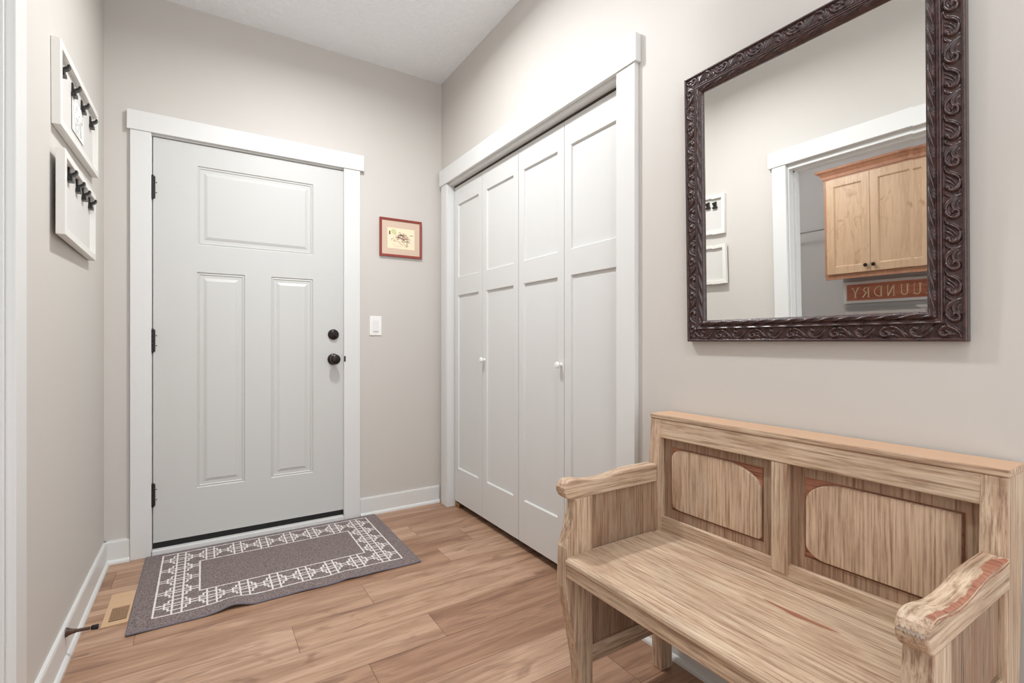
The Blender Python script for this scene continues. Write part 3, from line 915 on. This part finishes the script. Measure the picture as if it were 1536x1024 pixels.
def carved(u, w):
    fu = (u % TP) / TP * TILE.shape[0] - .5; fv = np.clip(w / TW * TILE.shape[1] - .5, 0, TILE.shape[1] - 1.001)
    i0 = np.floor(fu).astype(int); j0 = np.floor(fv).astype(int)
    a, b_ = fu - i0, fv - j0
    n = TILE.shape[0]
    j1 = np.minimum(j0 + 1, TILE.shape[1] - 1)
    return (TILE[i0 % n, j0] * (1 - a) * (1 - b_) + TILE[(i0 + 1) % n, j0] * a * (1 - b_) + TILE[i0 % n, j1] * (1 - a) * b_ + TILE[(i0 + 1) % n, j1] * a * b_)
def frame_height(u, w):
    """u along the side, w from outer edge inwards (0..FW) -> height above wall"""
    h = np.interp(w, [0, .002, .006, .0075, .0375, .039, .0395, .0435, .044, .048, .0485, .0495, .0505, .0610, .0618, FW - .0015, FW],
                     [.016, .0195, .0195, .0145, .0160, .022, .022, .022, .0205, .0205, .019, .019, .0195, .0205, .0215, .0205, .012])
    c = carved(u, w - .0068)
    m_ = (w > .0072) & (w < .0376)
    h = h + np.where(m_, c, 0)
    # two small beads of the cove
    for c0 in (.0405, .0455):
        h = h + np.where(np.abs(w - c0) < .0018, .0012 * np.sqrt(np.clip(1 - ((w - c0) / .0018) ** 2, 0, 1)), 0)
    # twisted inner band
    x = (w - .0558) / .0056
    dome = np.sqrt(np.clip(1 - x * x, 0, 1))
    ph = (u / .0432 + x * .42) % 1.0
    rope = np.where(ph < .62, np.sin(np.pi * ph / .62) ** .6, 0.0) * .0075 + np.where(ph >= .62, (.0035 * np.abs(np.sin(np.pi * (ph - .62) / .38 * 2))), 0)
    h = h + np.where(np.abs(x) < 1, dome * (.002 + rope), 0)
    return h
def build_frame_side(length, corner_fn, name):
    nu = int(length / .0016); 
    ws = np.unique(np.concatenate([np.linspace(0, FW, 78)]))
    nw = len(ws)
    s = np.linspace(0, 1, nu + 1)
    Wg, Sg = np.meshgrid(ws, s)
    Ug = Wg + Sg * (length - 2 * Wg)        # mitred
    Hg = frame_height(Ug, Wg)
    b = MB()
    for i in range(nu + 1):
        for j in range(nw):
            b.v.append(corner_fn(Ug[i, j], Wg[i, j], Hg[i, j]))
    for i in range(nu):
        for j in range(nw - 1):
            a = i * nw + j
            b.f.append((a, a + 1, a + nw + 1, a + nw)); b.mi.append(0)
    # outer edge wall + back
    base = len(b.v)
    for i in range(nu + 1):
        b.v.append(corner_fn(Ug[i, 0], 0, 0.0))
    for i in range(nu + 1):
        b.v.append(corner_fn(Ug[i, nw - 1], FW, 0.0))
    for i in range(nu):
        b.f.append((i * nw, (i + 1) * nw, base + i + 1, base + i)); b.mi.append(0)
        b.f.append((base + i, base + i + 1, base + nu + 2 + i, base + nu + 1 + i)); b.mi.append(0)
        a = i * nw + nw - 1
        b.f.append((a, a + nw, base + nu + 2 + i, base + nu + 1 + i)); b.mi.append(0)
    return b
hw = MWD / 2
fr = mir
sides = [(MWD, lambda u, w, h: L3(-hw + u, w, h), 'bottom'), (MWD, lambda u, w, h: L3(hw - u, MHT - w, h), 'top'),
         (MHT, lambda u, w, h: L3(-hw + w, MHT - u, h), 'near'), (MHT, lambda u, w, h: L3(hw - w, u, h), 'far')]
allb = MB()
for (ln, fn, nm) in sides:
    b = build_frame_side(ln, fn, nm)
    off = len(allb.v)
    allb.v += b.v; allb.f += [tuple(i + off for i in f_) for f_ in b.f]; allb.mi += b.mi
allb.build('frame', M['frame'], mir, local=True, smooth=True, merge=0)
# glass with a narrow bevelled border
b = MB()
g0, g1, h0, h1 = -hw + FW - .004, hw - FW + .004, FW - .004, MHT - FW + .004
bw, zc_ = 0.0285, .0120
O = [(g0, h0), (g1, h0), (g1, h1), (g0, h1)]
I = [(g0 + bw, h0 + .020), (g1 - bw, h0 + .020), (g1 - bw, h1 - bw), (g0 + bw, h1 - bw)]
b.poly([L3(*q, zc_ - .0008) for q in O])
b.poly([L3(*q, zc_) for q in I])
for q, ze in ((0, .0001), (1, bw * .0108), (2, bw * .006), (3, bw * .0108)):
    r = (q + 1) % 4
    b.poly([L3(*O[q], zc_ + ze), L3(*O[r], zc_ + ze), L3(*I[r], zc_), L3(*I[q], zc_)])
b.build('glass', M['mirror'], mir, local=True, merge=0)
b = MB(); b.box(-.0108, -.001, g0, g1, h0, h1); b.build('backing', M['black'], mir, local=True)

# ------------------------------------------------------------------ laundry room (seen in the mirror)
cab = thing('wall_cabinet', (XLF, 1.70, 1.46), 'knotty wood two-door wall cabinet in the laundry room, seen in the mirror', 'cabinet')
KX = -1.70
CYa, CYb, CZ0, CZ1 = 1.37, 2.022, 1.468, 2.262
b = MB(); b.box(XLF, KX, CYa, CYb, CZ0, CZ1); b.build('body', M['alder_side'], cab, bevel=.001)
for (ya, yb, ky) in ((1.692, 1.996, 1.719), (1.386, 1.689, 1.666)):
    b = MB()
    z0, z1 = 1.487, 2.245
    fn = lambda u, v, dd: (KX + .019 - dd, u, v)
    b.paneled(ya, yb, z0, z1, [(ya + .052, yb - .052, z0 + .055, z1 - .058)], [(0, 0), (.006, .005), (.010, .010)], fn)
    b.poly([fn(ya, z0, .018), fn(yb, z0, .018), fn(yb, z1, .018), fn(ya, z1, .018)])
    for (p_, q_) in (((ya, z0), (yb, z0)), ((yb, z0), (yb, z1)), ((yb, z1), (ya, z1)), ((ya, z1), (ya, z0))):
        b.poly([fn(*p_, 0), fn(*q_, 0), fn(*q_, .018), fn(*p_, .018)])
    dr = b.build('door', M['alder'], cab, bevel=.001)
    b = MB(); b.lathe([(0, .007), (.008, .006), (.014, .012), (.021, .014), (.026, .010), (.027, .001)], (KX + .019, ky, H + .474), (1, 0, 0), 20)
    b.build('knob', M['bronze'], dr, smooth=40)
b = MB()   # crown: profile swept with a return at the far end
cp = [(0, 2.262), (.008, 2.262), (.012, 2.285), (.030, 2.308), (.046, 2.318), (.050, 2.332), (0, 2.332)]
b.prism(cp, lambda d_, z: (KX + d_, CYa, z), lambda d_, z: (KX + d_, CYb + d_, z))
b.prism(cp, lambda d_, z: (KX + d_, CYb + d_, z), lambda d_, z: (XLF, CYb + d_, z))
b.box(XLF, KX, CYa, CYb, 2.262, 2.33)
b.build('crown_moulding', M['alder_red'], cab)
b = MB(); b.box(KX - .02, KX, CYa, CYb - .003, CZ0 - .022, CZ0); b.build('light_rail', M['alder_red'], cab, bevel=.001)

sg = thing('laundry_sign', (XLF, 1.68, H + .193), 'rust-red LAUNDRY sign in a white frame below the wall cabinet', 'sign')
SY0, SY1, SZ0, SZ1 = 1.335, 2.010, H + .193, H + .373
fn = lambda u, v, dd: (XLF + dd, u, v)
b = MB(); rect_frame(b, SY0, SY1, SZ0, SZ1, .022, .001, .022, fn); b.build('frame', M['trim'], sg, bevel=.001)
b = MB(); b.box(XLF + .002, XLF + .012, SY0 + .02, SY1 - .02, SZ0 + .02, SZ1 - .02); bd = b.build('board', M['signboard'], sg)
TH, TN, SF = .0095, .005, .006      # thick, thin, serif thickness
def bar(p, q, w): return ('bar', p, q, w)
def serif(x, y, l=.012): return ('bar', (x - l, y), (x + l, y), .0042)
hL = .085
LET = {
 'L': (.056, [bar((.014, 0), (.014, hL), TH), serif(.014, 0.002), serif(.014, hL - .002), bar((.014, .002), (.054, .002), .005), bar((.054, .001), (.054, .022), .005)]),
 'A': (.072, [bar((.036, hL), (.012, 0), TN), bar((.036, hL), (.060, 0), TH), bar((.020, .028), (.053, .028), .0042), serif(.010, .002, .010), serif(.061, .002, .011)]),
 'U': (.070, [bar((.014, hL), (.014, .024), TH), bar((.056, hL), (.056, .024), TN), serif(.014, hL - .002), serif(.056, hL - .002, .010), ('arc', (.035, .025), .021, .023, 180, 360, .0065)]),
 'N': (.070, [bar((.013, 0), (.013, hL), TN), bar((.013, hL), (.056, 0), TH), bar((.057, 0), (.057, hL), TN), serif(.013, .002, .010), serif(.010, hL - .002, .009), serif(.057, hL - .002, .010)]),
 'D': (.076, [bar((.014, 0), (.014, hL), TH), serif(.012, .002, .009), serif(.012, hL - .002, .009), ('arc', (.024, hL / 2), .040, hL / 2 - .003, -90, 90, .0075), bar((.012, .003), (.026, .003), .005), bar((.012, hL - .003), (.026, hL - .003), .005)]),
 'R': (.068, [bar((.014, 0), (.014, hL), TH), serif(.014, .002, .011), serif(.012, hL - .002, .009), ('arc', (.026, .062), .023, .020, -90, 90, .0075), bar((.014, hL - .003), (.028, hL - .003), .005), bar((.014, .042), (.028, .042), .005), bar((.030, .042), (.058, 0), TH), serif(.060, .002, .006)]),
 'Y': (.070, [bar((.036, .038), (.036, 0), TH), bar((.036, .036), (.012, hL), TH), bar((.036, .036), (.058, hL), TN), serif(.036, .002, .011), serif(.011, hL - .002, .010), serif(.059, hL - .002, .009)]),
}
b = MB()
centers = {0: 1.412, 1: 1.500, 2: 1.587, 3: 1.677, 4: 1.765, 5: 1.850, 6: 1.926}
for i, ch in enumerate('LAUNDRY'):
    wd, prims = LET[ch]
    y0 = centers[i] - wd / 2; z0 = H + .238
    sx = .93
    def stroke(p, q, w):
        dx, dy = q[0] - p[0], q[1] - p[1]; l = math.hypot(dx, dy) or 1
        nx, ny = -dy / l * w / 2, dx / l * w / 2
        pts = [(p[0] + nx, p[1] + ny), (q[0] + nx, q[1] + ny), (q[0] - nx, q[1] - ny), (p[0] - nx, p[1] - ny)]
        b.prism(pts, lambda u, v: (XLF + .0118, y0 + u * sx, z0 + v), lambda u, v: (XLF + .0136, y0 + u * sx, z0 + v))
    for pr in prims:
        if pr[0] == 'bar':
            stroke(pr[1], pr[2], pr[3])
        else:
            _, c_, ru, rv_, a0, a1, w = pr
            n = 14
            for q in range(n):
                t0, t1 = (math.radians(a0 + (a1 - a0) * k_ / n) for k_ in (q, q + 1.15))
                stroke((c_[0] + ru * math.cos(t0), c_[1] + rv_ * math.sin(t0)), (c_[0] + ru * math.cos(t1), c_[1] + rv_ * math.sin(t1)), w)
b.build('lettering', M['lettering'], bd, merge=0)

t = thing('wall_shelf', (XLF, 1.6, 1.19), 'thin white ledge on the laundry wall just under the sign', 'shelf')
b = MB(); b.box(XLF, XLF + .05, 1.25, 1.985, 1.196, 1.216); b.build('ledge', M['trim'], t, bevel=.002)
b = MB(); b.box(XLF, XLF + .018, 1.27, 1.965, 1.176, 1.197); b.build('cleat', M['trim'], t, bevel=.002)

rd = thing('hanging_rod', (XLF + .13, 2.5, H + .86), 'thin grey hanging rod between the cabinet side and laundry wall', 'rod')
b = MB(); b.tube([(XLF + .13, CYb + .001, H + .84), (XLF + .13, 2.949, H + .84)], .0085, 14); b.build('bar', M['steel'], rd, smooth=40)
for (y0_, y1_) in ((CYb + .0005, CYb + .012), (2.937, 2.9495)):
    b = MB(); b.lathe([(0, .018), (y1_ - y0_, .016)], (XLF + .13, y0_, H + .84), (0, 1, 0), 18); b.build('socket', M['steel'], rd)

# ------------------------------------------------------------------ lamps
def ceiling_lamp(x, y, r, mat, label):
    """semi-flush bowl: canopy, stem and a glass bowl open to the ceiling"""
    t = thing('ceiling_light', (x, y, ZC), label, 'ceiling light', 'bowl ceiling lights')
    b = MB(); b.lathe([(0, .06), (.015, .06), (.03, .02)], (x, y, ZC), (0, 0, -1), 32); b.build('canopy', M['bronze'], t, smooth=40)
    b = MB(); b.lathe([(.028, .008), (.385, .008)], (x, y, ZC), (0, 0, -1), 12); b.build('stem', M['bronze'], t)
    b = MB(); b.lathe([(.30, r), (.32, r * .97), (.35, r * .80), (.375, r * .5), (.386, r * .1)], (x, y, ZC), (0, 0, -1), 40)
    b.build('glass_bowl', mat, t, smooth=True)
    b = MB(); b.lathe([(.384, .02), (.395, .016), (.408, .006), (.412, .001)], (x, y, ZC), (0, 0, -1), 20); b.build('finial', M['bronze'], t, smooth=40)
    return t
ceiling_lamp(0.72, 1.42, 0.17, M['lamp_dim'], 'dim glass bowl ceiling light over the middle of the entry hall')
ceiling_lamp(0.45, -0.60, 0.17, M['lamp'], 'glass bowl ceiling light over the open end of the hall')  # second bowl, added out of view to light the bench and mirror front
ceiling_lamp(-0.95, 2.15, 0.16, M['lamp2'], 'glass bowl ceiling light in the laundry room')  # added light source, placed to reach the wall beside the cabinet

def downlight(x, y, watts, label):  # invented ceiling cans, added to brighten the floor and lower walls
    t = thing('recessed_downlight', (x, y, ZC), label, 'downlight', 'recessed ceiling downlights')
    b = MB()
    for q in range(40):
        a0, a1 = 2 * math.pi * q / 40, 2 * math.pi * (q + 1) / 40
        for (r0, z0, r1, z1) in ((.098, 0, .096, -.006), (.096, -.006, .080, -.006), (.080, -.006, .078, 0)):
            b.poly([(x + r0 * math.cos(a0), y + r0 * math.sin(a0), ZC + z0), (x + r0 * math.cos(a1), y + r0 * math.sin(a1), ZC + z0),
                    (x + r1 * math.cos(a1), y + r1 * math.sin(a1), ZC + z1), (x + r1 * math.cos(a0), y + r1 * math.sin(a0), ZC + z1)])
    b.build('trim_ring', M['white_plastic'], t)
    li = bpy.data.lights.new('downlight_lamp', 'AREA'); li.shape = 'DISK'; li.size = .15; li.energy = watts; li.spread = math.radians(166); li.color = (.975, .99, 1.0)
    lo = bpy.data.objects.new('downlight_lamp', li); COL.objects.link(lo); lo.parent = t; lo.location = (0, 0, -.004)
for (yy, ww, lb) in ((0.10, 6, 'recessed downlight in the ceiling nearest the open end of the hall'), (1.0, 2.5, 'recessed downlight in the ceiling between bench and closet'),
                     (1.95, 21, 'recessed downlight in the ceiling nearest the entry door')):
    downlight(0.51, yy, ww, lb)

# daylight of the open rooms behind the viewer
w = bpy.data.worlds.new('world'); scene.world = w; w.use_nodes = True
bg = w.node_tree.nodes['Background']; bg.inputs[0].default_value = (0.92, 0.96, 1.0, 1); bg.inputs[1].default_value = 1.7

# ------------------------------------------------------------------ camera
cam = bpy.data.cameras.new('camera'); co = bpy.data.objects.new('camera', cam); COL.objects.link(co)
cam.sensor_width = 36; cam.lens = 733 / 1536 * 36; cam.clip_start = 0.02
co.location = (0, 0, H); co.rotation_euler = (math.radians(90), 0, -math.radians(32.33))
scene.camera = co
vs = scene.view_settings
vs.view_transform = 'Standard'; vs.look = 'None'; vs.gamma = 1.0; vs.use_curve_mapping = False
vs.exposure = 0.28
